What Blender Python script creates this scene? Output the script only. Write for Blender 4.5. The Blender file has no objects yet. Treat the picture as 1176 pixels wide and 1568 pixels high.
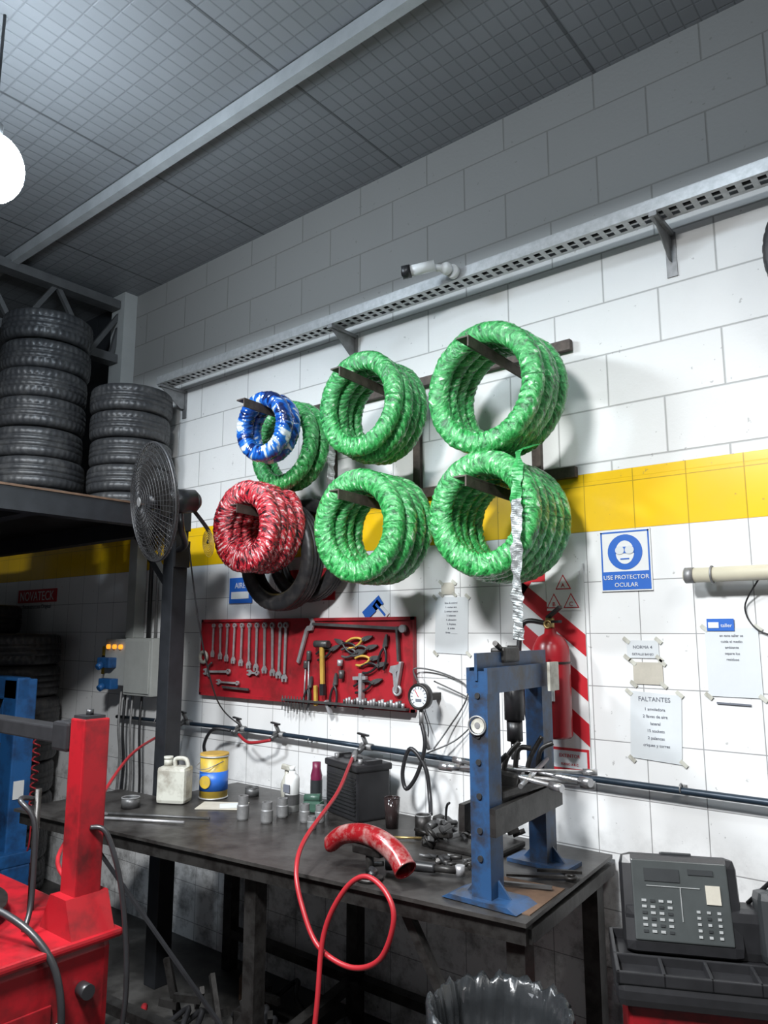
import bpy, bmesh, math, random
from mathutils import Vector, Matrix, Euler, noise
random.seed(7)
S=bpy.context.scene
S.view_settings.view_transform='Standard'
PI=math.pi
# ---------------------------------------------------------------- materials
def newmat(name):
    m=bpy.data.materials.new(name); m.use_nodes=True
    nt=m.node_tree; b=nt.nodes['Principled BSDF']; return m,nt,b
def N(nt,t,**k):
    n=nt.nodes.new(t)
    for a,v in k.items(): setattr(n,a,v)
    return n
def mat(name,col,rough=.5,metal=0.,var=.25,scale=12.,bump=.0,dirt=None,dirt_amt=.5,emit=0,ior=None):
    m,nt,b=newmat(name)
    tc=N(nt,'ShaderNodeTexCoord'); nz=N(nt,'ShaderNodeTexNoise'); nz.inputs['Scale'].default_value=scale; nz.inputs['Detail'].default_value=8; nz.inputs['Roughness'].default_value=.65
    nt.links.new(tc.outputs['Object'],nz.inputs['Vector'])
    r=N(nt,'ShaderNodeValToRGB')
    c=Vector(col[:3])
    d=Vector(dirt) if dirt else c*(1-var)
    r.color_ramp.elements[0].position=.35
    r.color_ramp.elements[1].position=.65
    if dirt:
        r.color_ramp.elements[0].position=.28+.2*dirt_amt; r.color_ramp.elements[1].position=.48+.2*dirt_amt
    r.color_ramp.elements[0].color=(*d,1); r.color_ramp.elements[1].color=(*c,1)
    nt.links.new(nz.outputs[0],r.inputs[0]); nt.links.new(r.outputs[0],b.inputs['Base Color'])
    b.inputs['Roughness'].default_value=rough; b.inputs['Metallic'].default_value=metal
    if bump:
        bp=N(nt,'ShaderNodeBump'); bp.inputs['Strength'].default_value=bump; bp.inputs['Distance'].default_value=.01
        nt.links.new(nz.outputs[0],bp.inputs['Height']); nt.links.new(bp.outputs[0],b.inputs['Normal'])
    if emit:
        b.inputs['Emission Color'].default_value=(*col[:3],1); b.inputs['Emission Strength'].default_value=emit
    return m
RUB=mat('tire_rubber',(.020,.020,.022),.45,0,.4,20,.12,dirt=(.045,.042,.04),dirt_amt=.3)
RUBL=mat('tire_rubber_dusty',(.028,.029,.031),.42,0,.4,14,.15,dirt=(.055,.055,.055),dirt_amt=.3)
STEEL=mat('steel_chrome',(.66,.66,.67),.28,.9,.3,30)
TSTEEL=mat('tool_steel',(.44,.44,.45),.38,.45,.3,30)
DSTEEL=mat('steel_dark_oily',(.045,.043,.041),.42,.6,.5,14,.15,dirt=(.018,.016,.015))
TDARK=mat('tool_dark_steel',(.11,.11,.11),.4,.4,.4,20)
BLKFRAME=mat('black_painted_frame',(.020,.022,.026),.5,.1,.4,10,.05)
RUSTBRN=mat('rusty_peg_steel',(.10,.078,.065),.6,.4,.5,25,.2)
GALV=mat('galvanised_steel',(.52,.53,.53),.42,.5,.25,30)
GALVD=mat('galvanised_dull',(.28,.28,.28),.5,.5,.3,30)
RED=mat('red_paint_machine',(.25,.006,.011),.36,0,.25,6,.05,dirt=(.07,.006,.007),dirt_amt=.35)
REDE=mat('red_extinguisher',(.27,.008,.014),.3,0,.15,7)
REDB=mat('red_board_paint',(.33,.012,.020),.45,0,.3,7,.08,dirt=(.16,.012,.014),dirt_amt=.3)
REDH=mat('red_rubber_hose',(.30,.014,.020),.4,0,.1,5)
REDG=mat('red_glossy_pipe',(.27,.010,.014),.22,.3,.25,14,.08,dirt=(.42,.28,.26),dirt_amt=.10)
REDSIGN=mat('red_sign',(.5,.02,.03),.4,0,.05,5)
BLUE=mat('blue_machine_paint',(.016,.055,.135),.42,0,.3,11,.12,dirt=(.02,.022,.028),dirt_amt=.45)
BLUE2=mat('blue_bright_paint',(.015,.095,.27),.42,0,.3,7,.05,dirt=(.012,.04,.11),dirt_amt=.35)
BLUEP=mat('blue_sign',(.02,.12,.48),.4,0,.05,5)
PIPEB=mat('blue_grey_pipe',(.022,.038,.058),.4,.3,.3,14)
BLK=mat('black_plastic',(.02,.02,.022),.38,0,.3,14)
BLKC=mat('black_fan_wire',(.04,.04,.042),.4,.2,.2,14)
BLKM=mat('black_matte',(.012,.012,.013),.7,0,.3,14)
BLKGL=mat('black_glossy_bag',(.020,.022,.024),.24,0,.3,9,.3)
WHT=mat('white_plastic',(.70,.71,.70),.4,0,.06,8)
WHTD=mat('white_dirty',(.50,.50,.44),.5,0,.2,9,.05,dirt=(.25,.23,.19),dirt_amt=.25)
PAPER=mat('paper',(.60,.63,.645),.6,0,.06,6)
PAPERB=mat('paper_beige',(.48,.45,.38),.6,0,.15,16)
INK=mat('ink_grey',(.14,.15,.18),.6,0,.1,5)
YEL=mat('yellow_paint',(.52,.35,.03),.4,0,.2,10,dirt=(.32,.24,.09),dirt_amt=.3)
YELW=mat('wood_handle_yellow',(.52,.32,.06),.45,0,.3,18)
ORG=mat('orange_lamp',(1,.35,.03),.3,0,.05,5,emit=1.2)
CREAM=mat('cream_tube',(.55,.51,.39),.35,0,.1,8)
GREYBOX=mat('grey_cabinet',(.42,.44,.42),.5,0,.15,6)
BRASS=mat('brass',(.45,.33,.14),.4,.8,.3,20)
CARD=mat('cardboard',(.12,.07,.042),.7,0,.4,20)
GLASSD=mat('dark_glass',(.03,.02,.02),.1,0,.3,20)
GREENP=mat('green_dark_plastic',(.05,.11,.08),.35,0,.3,10)
FOIL=mat('crinkled_clear_film',(.56,.60,.60),.25,.4,.5,40,.8)
GRIBBON=mat('green_ribbon',(.05,.36,.10),.25,0,.4,20,.5)
PINK=mat('magenta_plastic',(.16,.012,.05),.4,0,.2,10)
PANELG=mat('panel_grey',(.060,.067,.067),.3,0,.3,5)
PANELD=mat('panel_dark',(.030,.033,.035),.4,0,.3,5)
BTN=mat('panel_buttons',(.33,.34,.34),.4,0,.2,9)
BULB=mat('lamp_bulb_emissive',(.74,.87,1),.3,0,0,5,emit=120)
TRUSS=mat('roof_steel_grey',(.42,.43,.43),.5,.2,.2,8)
TRUSSD=mat('truss_steel',(.13,.13,.13),.55,.3,.3,8)

def wrapmat(name,stops,rough=.25,bump=.5,sharp=4,crease=.6,dist=.3):
    """plastic film wound across the tube: noise stretched along the winding"""
    m,nt,b=newmat(name)
    at=N(nt,'ShaderNodeAttribute',attribute_name='tp')
    nz=N(nt,'ShaderNodeTexNoise'); nz.inputs['Scale'].default_value=1.0; nz.inputs['Detail'].default_value=sharp; nz.inputs['Roughness'].default_value=.62; nz.inputs['Distortion'].default_value=dist
    nt.links.new(at.outputs['Vector'],nz.inputs['Vector'])
    r=N(nt,'ShaderNodeValToRGB'); el=r.color_ramp.elements
    el[0].position=stops[0][0]; el[0].color=(*stops[0][1],1)
    el[1].position=stops[-1][0]; el[1].color=(*stops[-1][1],1)
    for p_,c_ in stops[1:-1]:
        e=el.new(p_); e.color=(*c_,1)
    nt.links.new(nz.outputs[0],r.inputs[0])
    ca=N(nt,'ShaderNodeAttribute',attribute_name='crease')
    mx=N(nt,'ShaderNodeMixRGB',blend_type='MULTIPLY'); mx.inputs[0].default_value=crease  # crease shade along the winding seams, multiplied into the film colour
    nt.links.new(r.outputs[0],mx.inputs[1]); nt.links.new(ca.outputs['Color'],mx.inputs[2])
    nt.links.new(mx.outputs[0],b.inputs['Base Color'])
    b.inputs['Roughness'].default_value=rough
    b.inputs['Coat Weight'].default_value=.6; b.inputs['Coat Roughness'].default_value=.12
    bp=N(nt,'ShaderNodeBump'); bp.inputs['Strength'].default_value=bump; bp.inputs['Distance'].default_value=.014
    nt.links.new(nz.outputs[0],bp.inputs['Height']); nt.links.new(bp.outputs[0],b.inputs['Normal']); nt.links.new(bp.outputs[0],b.inputs['Coat Normal'])
    return m
WG=wrapmat('green_film_wrap',[(.30,(.004,.06,.015)),(.40,(.014,.17,.035)),(.47,(.035,.33,.075)),(.56,(.06,.43,.11)),(.61,(.16,.55,.20)),(.655,(.50,.76,.50)),(.70,(.76,.86,.74))],.24,.8,5,.75)  # palest stops are film highlights painted into the green
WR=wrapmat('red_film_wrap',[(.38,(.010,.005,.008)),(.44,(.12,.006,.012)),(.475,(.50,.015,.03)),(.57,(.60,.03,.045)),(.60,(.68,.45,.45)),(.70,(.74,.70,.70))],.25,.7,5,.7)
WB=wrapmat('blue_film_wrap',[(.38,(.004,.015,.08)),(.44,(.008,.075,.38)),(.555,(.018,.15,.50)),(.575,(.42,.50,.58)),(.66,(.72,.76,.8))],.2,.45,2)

# ---------------------------------------------------------------- builder
class B:
    def __init__(s,name): s.name=name; s.bm=bmesh.new(); s.mats=[]; 
    def mi(s,m):
        if m not in s.mats: s.mats.append(m)
        return s.mats.index(m)
    def merge(s,t,m,smooth=False):
        k=s.mi(m)
        for f in t.faces: f.material_index=k; f.smooth=smooth
        me=bpy.data.meshes.new('t'); t.to_mesh(me); t.free(); s.bm.from_mesh(me); bpy.data.meshes.remove(me)
    def box(s,c,size,m,rot=None,bev=0):
        t=bmesh.new(); bmesh.ops.create_cube(t,size=1)
        bmesh.ops.scale(t,vec=Vector(size),verts=t.verts)
        if bev: bmesh.ops.bevel(t,geom=list(t.edges),offset=min(bev,min(size)*.45),segments=2,affect='EDGES',profile=.6)
        M=Matrix.Translation(Vector(c))
        if rot is not None: M=M@(rot if isinstance(rot,Matrix) else Euler(rot).to_matrix().to_4x4())
        bmesh.ops.transform(t,matrix=M,verts=t.verts); s.merge(t,m); return s
    def bb(s,x0,x1,y0,y1,z0,z1,m,bev=0):
        return s.box(((x0+x1)/2,(y0+y1)/2,(z0+z1)/2),(abs(x1-x0),abs(y1-y0),abs(z1-z0)),m,None,bev)
    def beam(s,p0,p1,w,h,m,bev=0):
        p0=Vector(p0);p1=Vector(p1);d=p1-p0
        q=d.to_track_quat('Z','Y').to_matrix().to_4x4()
        return s.box((p0+p1)/2,(w,h,d.length),m,q,bev)
    def cyl(s,p0,p1,r,m,r2=None,seg=24,smooth=True):
        p0=Vector(p0);p1=Vector(p1);d=p1-p0
        t=bmesh.new(); bmesh.ops.create_cone(t,cap_ends=True,segments=seg,radius1=r,radius2=r if r2 is None else r2,depth=d.length)
        M=Matrix.Translation((p0+p1)/2)@d.to_track_quat('Z','Y').to_matrix().to_4x4()
        bmesh.ops.transform(t,matrix=M,verts=t.verts)
        k=s.mi(m)
        for f in t.faces: f.material_index=k; f.smooth=smooth and len(f.verts)==4
        me=bpy.data.meshes.new('t'); t.to_mesh(me); t.free(); s.bm.from_mesh(me); bpy.data.meshes.remove(me); return s
    def sph(s,c,r,m,sc=(1,1,1)):
        t=bmesh.new(); bmesh.ops.create_uvsphere(t,u_segments=24,v_segments=14,radius=r)
        bmesh.ops.scale(t,vec=Vector(sc),verts=t.verts); bmesh.ops.translate(t,vec=Vector(c),verts=t.verts); s.merge(t,m,True); return s
    def lathe(s,c,axis,prof,m,seg=32,closed=False,smooth=True,fn=None):
        t=bmesh.new(); rings=[]
        for i in range(seg):
            a=2*PI*i/seg; ring=[]
            for k,(r,h) in enumerate(prof):
                rr=r if fn is None else fn(i,k,r)
                ring.append(t.verts.new((rr*math.cos(a),rr*math.sin(a),h)))
            rings.append(ring)
        n=len(prof)
        for i in range(seg):
            A=rings[i];C=rings[(i+1)%seg]
            for k in range(n if closed else n-1):
                k2=(k+1)%n
                try: t.faces.new((A[k],C[k],C[k2],A[k2]))
                except: pass
        bmesh.ops.remove_doubles(t,verts=t.verts,dist=1e-6)
        M=Matrix.Translation(Vector(c))@Vector(axis).to_track_quat('Z','Y').to_matrix().to_4x4()
        bmesh.ops.transform(t,matrix=M,verts=t.verts); bmesh.ops.recalc_face_normals(t,faces=t.faces); s.merge(t,m,smooth); return s
    def torus(s,c,axis,R,r,m,seg=40,ms=8,arc=1.0):
        prof=[(R+r*math.cos(2*PI*k/ms),r*math.sin(2*PI*k/ms)) for k in range(ms)]
        return s.lathe(c,axis,prof,m,seg,True)
    def tube(s,pts,r,m,seg=10,res=8,smoothpath=True,r_end=None,caps=True):
        P=[Vector(p) for p in pts]
        if smoothpath and len(P)>2:
            Q=[]
            for i in range(len(P)-1):
                p0=P[max(i-1,0)];p1=P[i];p2=P[i+1];p3=P[min(i+2,len(P)-1)]
                for k in range(res):
                    t=k/res
                    Q.append(.5*((2*p1)+(p2-p0)*t+(2*p0-5*p1+4*p2-p3)*t*t+(3*p1-p0-3*p2+p3)*t**3))
            Q.append(P[-1]); P=Q
        t=bmesh.new(); n=len(P); prev=None; rings=[]
        for i in range(n):
            d=(P[min(i+1,n-1)]-P[max(i-1,0)]).normalized()
            if prev is None:
                u=d.orthogonal().normalized()
            else:
                u=(prev-d*prev.dot(d)).normalized()
            prev=u; v=d.cross(u)
            rr=r if r_end is None else r+(r_end-r)*i/(n-1)
            rings.append([t.verts.new(P[i]+u*rr*math.cos(2*PI*k/seg)+v*rr*math.sin(2*PI*k/seg)) for k in range(seg)])
        for i in range(n-1):
            for k in range(seg):
                t.faces.new((rings[i][k],rings[i][(k+1)%seg],rings[i+1][(k+1)%seg],rings[i+1][k]))
        if caps:
            t.faces.new(rings[0][::-1]); t.faces.new(rings[-1])
        s.merge(t,m,True); return s
    def prism(s,pts,thick,m,M=None,bev=0):
        t=bmesh.new(); vs=[t.verts.new((x,0,z)) for x,z in pts]; f=t.faces.new(vs)
        r=bmesh.ops.extrude_face_region(t,geom=[f]); ve=[g for g in r['geom'] if isinstance(g,bmesh.types.BMVert)]
        bmesh.ops.translate(t,vec=(0,thick,0),verts=ve); bmesh.ops.recalc_face_normals(t,faces=t.faces)
        if bev: bmesh.ops.bevel(t,geom=list(t.edges),offset=bev,segments=1,affect='EDGES')
        if M is not None: bmesh.ops.transform(t,matrix=M,verts=t.verts)
        s.merge(t,m); return s
    def text(s,body,loc,size,m,rot=(PI/2,0,0),align='CENTER',ext=.0006):
        cu=bpy.data.curves.new('t','FONT'); cu.body=body; cu.size=size; cu.align_x=align; cu.extrude=ext; cu.resolution_u=3
        ob=bpy.data.objects.new('t',cu); S.collection.objects.link(ob); bpy.context.view_layer.update()
        dg=bpy.context.evaluated_depsgraph_get(); me=bpy.data.meshes.new_from_object(ob.evaluated_get(dg))
        t=bmesh.new(); t.from_mesh(me)
        M=Matrix.Translation(Vector(loc))@Euler(rot).to_matrix().to_4x4()
        bmesh.ops.transform(t,matrix=M,verts=t.verts)
        bpy.data.objects.remove(ob); bpy.data.curves.remove(cu); bpy.data.meshes.remove(me); s.merge(t,m); return s
    def finish(s,M=None,parent=None,center=True):
        me=bpy.data.meshes.new(s.name); 
        if M is not None: bmesh.ops.transform(s.bm,matrix=M,verts=s.bm.verts)
        c=Vector((0,0,0))
        if center and s.bm.verts:
            lo=Vector((min(v.co.x for v in s.bm.verts),min(v.co.y for v in s.bm.verts),min(v.co.z for v in s.bm.verts)))
            hi=Vector((max(v.co.x for v in s.bm.verts),max(v.co.y for v in s.bm.verts),max(v.co.z for v in s.bm.verts)))
            c=(lo+hi)/2; c.z=lo.z
            bmesh.ops.translate(s.bm,vec=-c,verts=s.bm.verts)
        s.bm.to_mesh(me); s.bm.free()
        for m in s.mats: me.materials.append(m)
        ob=bpy.data.objects.new(s.name,me); ob.location=c; S.collection.objects.link(ob)
        if parent: ob.parent=parent
        return ob

# ---------------------------------------------------------------- camera
p=math.atan(182/1140.0); yaw=math.radians(39)
cam=bpy.data.cameras.new("camera"); co=bpy.data.objects.new("camera",cam); S.collection.objects.link(co)
co.location=(0,0,1.7); co.rotation_euler=(PI/2+p,0,yaw)
cam.sensor_fit='VERTICAL'; cam.sensor_height=36; cam.lens=1140/1568*36; cam.clip_start=.05
S.camera=co

# ---------------------------------------------------------------- room shell
WY=2.8; WF=2.7985; ZC=4.07
def math_(nt,op,a,b_=None):
    n=N(nt,'ShaderNodeMath',operation=op)
    for i,v in enumerate((a,b_)):
        if v is None: continue
        if isinstance(v,(int,float)): n.inputs[i].default_value=v
        else: nt.links.new(v,n.inputs[i])
    return n.outputs[0]
def wallmat():
    m,nt,b=newmat('painted_block_and_tile_wall')
    geo=N(nt,'ShaderNodeNewGeometry'); sp=N(nt,'ShaderNodeSeparateXYZ'); nt.links.new(geo.outputs['Position'],sp.inputs[0])
    X,Z=sp.outputs[0],sp.outputs[2]
    def vec(z0):
        c=N(nt,'ShaderNodeCombineXYZ'); nt.links.new(math_(nt,'ADD',X,20.03),c.inputs[0]); nt.links.new(math_(nt,'ADD',Z,20*1.0-z0),c.inputs[1]); return c.outputs[0]
    def brick(w,h,off,mort,c1,c2,cm,z0,sm=.3):
        k=N(nt,'ShaderNodeTexBrick'); k.offset=off; k.squash=1
        nt.links.new(vec(z0),k.inputs['Vector'])
        k.inputs['Scale'].default_value=1; k.inputs['Brick Width'].default_value=w; k.inputs['Row Height'].default_value=h
        k.inputs['Mortar Size'].default_value=mort; k.inputs['Mortar Smooth'].default_value=sm; k.inputs['Bias'].default_value=0
        k.inputs['Color1'].default_value=(*c1,1);k.inputs['Color2'].default_value=(*c2,1);k.inputs['Mortar'].default_value=(*cm,1)
        return k
    tile=brick(.2,.2,0,.002,(.73,.735,.73),(.77,.775,.77),(.30,.30,.30),2.09)
    yel=brick(.2,.235,0,.002,(.80,.50,.006),(.76,.47,.006),(.42,.27,.01),2.09-20+.235*85)
    blk=brick(.44,.22,.5,.005,(.73,.73,.715),(.70,.70,.685),(.40,.40,.39),2.325-20+.22*90,.8)
    def mix(f,a,c,bt='MIX'):
        x=N(nt,'ShaderNodeMixRGB',blend_type=bt)
        if isinstance(f,(int,float)): x.inputs[0].default_value=f
        else: nt.links.new(f,x.inputs[0])
        for i,v in ((1,a),(2,c)):
            if isinstance(v,tuple): x.inputs[i].default_value=(*v,1)
            else: nt.links.new(v,x.inputs[i])
        return x.outputs[0]
    def noise_(sc,det=6,rough=.6):
        n=N(nt,'ShaderNodeTexNoise'); n.inputs['Scale'].default_value=sc; n.inputs['Detail'].default_value=det; n.inputs['Roughness'].default_value=rough
        nt.links.new(geo.outputs['Position'],n.inputs['Vector']); return n.outputs[0]
    def ramp(v,a,b_):
        r=N(nt,'ShaderNodeMapRange'); r.inputs[1].default_value=a; r.inputs[2].default_value=b_; nt.links.new(v,r.inputs[0]); return r.outputs[0]
    col=mix(math_(nt,'GREATER_THAN',Z,2.09),tile.outputs['Color'],yel.outputs['Color'])
    col=mix(math_(nt,'GREATER_THAN',Z,2.325),col,blk.outputs['Color'])
    # bare block work near the roof, with shade above the tray painted in
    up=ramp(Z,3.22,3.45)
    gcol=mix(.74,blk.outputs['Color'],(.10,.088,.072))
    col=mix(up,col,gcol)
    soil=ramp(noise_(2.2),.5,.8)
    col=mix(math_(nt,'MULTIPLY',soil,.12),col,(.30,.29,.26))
    sp1=ramp(noise_(34,3,.6),.69,.72)
    col=mix(math_(nt,'MULTIPLY',sp1,.4),col,(.10,.09,.08))
    low=ramp(Z,1.05,.60); g=ramp(noise_(9,8,.7),.46,.66)
    col=mix(math_(nt,'MULTIPLY',math_(nt,'MULTIPLY',low,g),.68),col,(.06,.055,.05))
    dk=math_(nt,'MULTIPLY',math_(nt,'LESS_THAN',X,-4.72),math_(nt,'GREATER_THAN',Z,2.325))  # unlit void past the pilaster, painted as dark wall colour
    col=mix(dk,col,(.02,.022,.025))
    nt.links.new(col,b.inputs['Base Color'])
    rr=N(nt,'ShaderNodeMapRange'); nt.links.new(math_(nt,'GREATER_THAN',Z,2.325),rr.inputs[0]); rr.inputs[3].default_value=.22; rr.inputs[4].default_value=.6
    nt.links.new(rr.outputs[0],b.inputs['Roughness'])
    bp=N(nt,'ShaderNodeBump'); bp.inputs['Strength'].default_value=.5; bp.inputs['Distance'].default_value=.004; bp.invert=True
    hh=mix(math_(nt,'GREATER_THAN',Z,2.325),tile.outputs['Fac'],blk.outputs['Fac'])
    nt.links.new(hh,bp.inputs['Height'])
    bp2=N(nt,'ShaderNodeBump'); bp2.inputs['Strength'].default_value=.25; bp2.inputs['Distance'].default_value=.004
    nt.links.new(math_(nt,'MULTIPLY',noise_(60,4,.6),math_(nt,'GREATER_THAN',Z,2.325)),bp2.inputs['Height']); nt.links.new(bp.outputs[0],bp2.inputs['Normal'])
    nt.links.new(bp2.outputs[0],b.inputs['Normal'])
    return m
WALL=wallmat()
def ceilmat():
    m,nt,b=newmat('ribbed_roof_sheet')
    geo=N(nt,'ShaderNodeNewGeometry'); mp=N(nt,'ShaderNodeMapping'); nt.links.new(geo.outputs['Position'],mp.inputs[0])
    mp.inputs['Location'].default_value=(20,20,0)
    k=N(nt,'ShaderNodeTexBrick'); k.offset=0; nt.links.new(mp.outputs[0],k.inputs['Vector'])
    k.inputs['Scale'].default_value=1;k.inputs['Brick Width'].default_value=.062;k.inputs['Row Height'].default_value=.085;k.inputs['Mortar Size'].default_value=.006;k.inputs['Mortar Smooth'].default_value=1
    k.inputs['Color1'].default_value=(.205,.21,.215,1);k.inputs['Color2'].default_value=(.225,.23,.235,1);k.inputs['Mortar'].default_value=(.155,.16,.165,1)
    k2=N(nt,'ShaderNodeTexBrick'); k2.offset=0; nt.links.new(mp.outputs[0],k2.inputs['Vector'])
    k2.inputs['Scale'].default_value=1;k2.inputs['Brick Width'].default_value=1.05;k2.inputs['Row Height'].default_value=40;k2.inputs['Mortar Size'].default_value=.008
    k2.inputs['Color1'].default_value=(1,1,1,1);k2.inputs['Color2'].default_value=(.88,.88,.88,1);k2.inputs['Mortar'].default_value=(.45,.45,.45,1)
    x=N(nt,'ShaderNodeMixRGB',blend_type='MULTIPLY'); x.inputs[0].default_value=1; nt.links.new(k.outputs[0],x.inputs[1]); nt.links.new(k2.outputs[0],x.inputs[2])
    nt.links.new(x.outputs[0],b.inputs['Base Color']); b.inputs['Roughness'].default_value=.42
    bp=N(nt,'ShaderNodeBump'); bp.inputs['Strength'].default_value=.3; bp.inputs['Distance'].default_value=.005; bp.invert=True
    nt.links.new(k.outputs['Fac'],bp.inputs['Height']); nt.links.new(bp.outputs[0],b.inputs['Normal'])
    return m
CEIL=ceilmat()
FLOOR=mat('oily_concrete_floor',(.055,.053,.050),.5,0,.5,5,.2,dirt=(.014,.013,.012),dirt_amt=.6)
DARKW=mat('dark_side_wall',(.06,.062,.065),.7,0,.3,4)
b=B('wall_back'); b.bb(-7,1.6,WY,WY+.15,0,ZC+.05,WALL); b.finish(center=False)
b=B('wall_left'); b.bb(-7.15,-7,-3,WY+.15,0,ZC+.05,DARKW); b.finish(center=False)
b=B('floor'); b.bb(-7.15,1.6,-3,WY+.15,-.1,0,FLOOR); b.finish(center=False)
b=B('ceiling'); b.bb(-7.15,1.6,-3,WY+.15,ZC,ZC+.08,CEIL); b.finish(center=False)
b=B('trim_1'); b.bb(-7,1.6,1.93,1.935,ZC-.07,ZC,TRUSS); b.bb(-7,1.6,1.93,1.975,ZC-.074,ZC-.07,TRUSS); b.bb(-7,1.6,1.93,1.975,ZC-.006,ZC-.001,TRUSS); b.finish()
b=B('trim_2'); b.bb(-7,1.6,.55,.555,ZC-.07,ZC,TRUSS); b.bb(-7,1.6,.55,.595,ZC-.074,ZC-.07,TRUSS); b.finish()
b=B('trim_3'); b.bb(-4.70,-4.54,2.70,WF,2.33,ZC-.001,mat('pilaster_paint',(.42,.42,.40),.6,0,.1,6,.1)); b.finish()
b=B('roof_truss')
for z in (3.98,3.58):
    b.bb(-4.68,-4.58,-2.6,2.69,z-.03,z+.03,TRUSSD)
for i in range(11):
    y=-2.5+i*.5
    b.beam((-4.63,y,3.58),(-4.63,y+.25,3.98),.03,.03,TRUSSD); b.beam((-4.63,y+.25,3.98),(-4.63,min(y+.5,2.66),3.58),.03,.03,TRUSSD)
b.finish()

# ---------------------------------------------------------------- cable tray
b=B('cable_tray')
x0,x1=-3.95,.6; yb=2.695
b.bb(x0,x1,2.60,2.603,3.235,3.280,GALV); b.bb(x0,x1,2.60,2.612,3.278,3.282,GALV)
b.bb(x0,x1,yb-.003,yb,3.235,3.280,GALVD)
b.bb(x0,x1,2.60,2.618,3.233,3.236,GALV); b.bb(x0,x1,2.642,2.652,3.233,3.236,GALV); b.bb(x0,x1,yb-.018,yb,3.233,3.236,GALV)
x=x0
while x<x1:
    b.bb(x,x+.022,2.60,yb,3.2325,3.2355,GALV); x+=.05
for k in range(3):
    b.tube([(x0,2.625+.02*k,3.25),(-2,2.63+.02*k,3.25),(x1,2.625+.02*k,3.25)],.008,BLKM if k%2 else INK,seg=6,res=3)
for X in (-3.92,-2.46,-.83):
    b.bb(X-.02,X+.02,WF-.005,WF,3.05,3.23,GALVD); b.bb(X-.015,X+.015,2.60,WF,3.215,3.232,GALVD)
    b.prism([(2.61,3.215),(2.79,3.215),(2.79,3.11),(2.76,3.11)],.004,GALVD,Matrix(((0,1,0,X-.002),(1,0,0,0),(0,0,1,0),(0,0,0,1))))
b.finish()
b=B('security_camera')
b.cyl((-1.74,2.50,3.275),(-1.83,2.445,3.255),.024,WHT); b.cyl((-1.83,2.445,3.255),(-1.862,2.427,3.25),.029,BLK); b.cyl((-1.862,2.427,3.25),(-1.864,2.426,3.25),.016,GLASSD)
b.cyl((-1.70,2.57,3.265),(-1.70,2.595,3.265),.03,WHT); b.sph((-1.71,2.545,3.268),.028,WHT); b.cyl((-1.71,2.545,3.268),(-1.76,2.50,3.272),.016,WHT); b.finish()

# ---------------------------------------------------------------- wrapped tyres
def ring(b,c,R,a,bx,m,seed,tilt=(0,0),turns=46,amp=.0035,tpu=4.0,tpc=.95):
    """one wrapped tyre, axis along y"""
    NT,NP=276,24
    M=Matrix.Translation(Vector(c))@Euler((tilt[0],0,tilt[1])).to_matrix().to_4x4()
    k=b.mi(m)
    tp=b.bm.verts.layers.float_vector.get('tp') or b.bm.verts.layers.float_vector.new('tp')
    cr=b.bm.verts.layers.float_vector.get('crease') or b.bm.verts.layers.float_vector.new('crease')
    rows=[]
    for i in range(NT):
        th=2*PI*i/NT; row=[]
        for j in range(NP):
            ph=2*PI*j/NP
            cx,sx=math.cos(ph),math.sin(ph)
            sup=(abs(cx)**3+abs(sx)**3)**(-1/3)*.5+.5
            u=th/(2*PI)*turns+1.1*math.sin(ph)+.5*noise.noise(Vector((math.cos(th)*3,math.sin(th)*3+cx,seed)))
            fr=u-math.floor(u)
            wr=noise.noise(Vector((math.cos(th)*6,math.sin(th)*6+cx,sx+seed*3.1)))
            fine=noise.noise(Vector((u*2.1,cx*2,sx*2+seed)))
            d=amp*(.8*abs(math.sin(PI*fr))+wr*.7+fine*.7)
            rr=R+(a*sup+d)*cx; yy=(bx*sup+d)*sx
            v=b.bm.verts.new(M@Vector((rr*math.cos(th),yy,rr*math.sin(th))))
            v[tp]=Vector((u*tpu*.5+seed*7,cx*tpc,sx*tpc+seed*3))
            e=min(fr,1-fr); cv=min(1,.30+e*4)
            v[cr]=Vector((cv,cv,cv)); row.append(v)
        rows.append(row)
    for i in range(NT):
        for j in range(NP):
            f=b.bm.faces.new((rows[i][j],rows[i][(j+1)%NP],rows[(i+1)%NT][(j+1)%NP],rows[(i+1)%NT][j])); f.material_index=k; f.smooth=True
def bundle(layers,name='wrapped_tire_bundle',**kw):
    b=B(name)
    for (c,R,a,bx,m,sd,t) in layers: ring(b,c,R,a,bx,m,sd,t,**kw)
    bmesh.ops.recalc_face_normals(b.bm,faces=b.bm.faces)
    return b
rt=lambda: (random.uniform(-.05,.05),random.uniform(-.05,.05))
def std(X,z,R,n,m,y0=2.37,pitch=.045,a=.045,seed=0,bx=.027):
    L=[]
    for i in range(n):
        L.append(((X+random.uniform(-1,1)*.008,y0+pitch*i,z+random.uniform(-1,1)*.008),R-a,a,bx,m,seed+i*1.37,rt()))
    return L
GK=dict(tpu=3.6,tpc=1.5)
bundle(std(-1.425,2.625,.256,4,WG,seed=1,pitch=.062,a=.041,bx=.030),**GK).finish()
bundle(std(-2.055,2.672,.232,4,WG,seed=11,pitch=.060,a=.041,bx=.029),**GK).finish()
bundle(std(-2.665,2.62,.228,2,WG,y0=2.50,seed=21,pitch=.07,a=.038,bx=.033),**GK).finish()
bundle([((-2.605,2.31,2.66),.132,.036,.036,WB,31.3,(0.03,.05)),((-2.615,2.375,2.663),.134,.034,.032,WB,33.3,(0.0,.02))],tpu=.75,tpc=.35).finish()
bundle(std(-2.75,2.20,.222,4,WR,seed=41,a=.055,y0=2.34,pitch=.055,bx=.033),tpu=4.4,tpc=1.5).finish()
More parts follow.
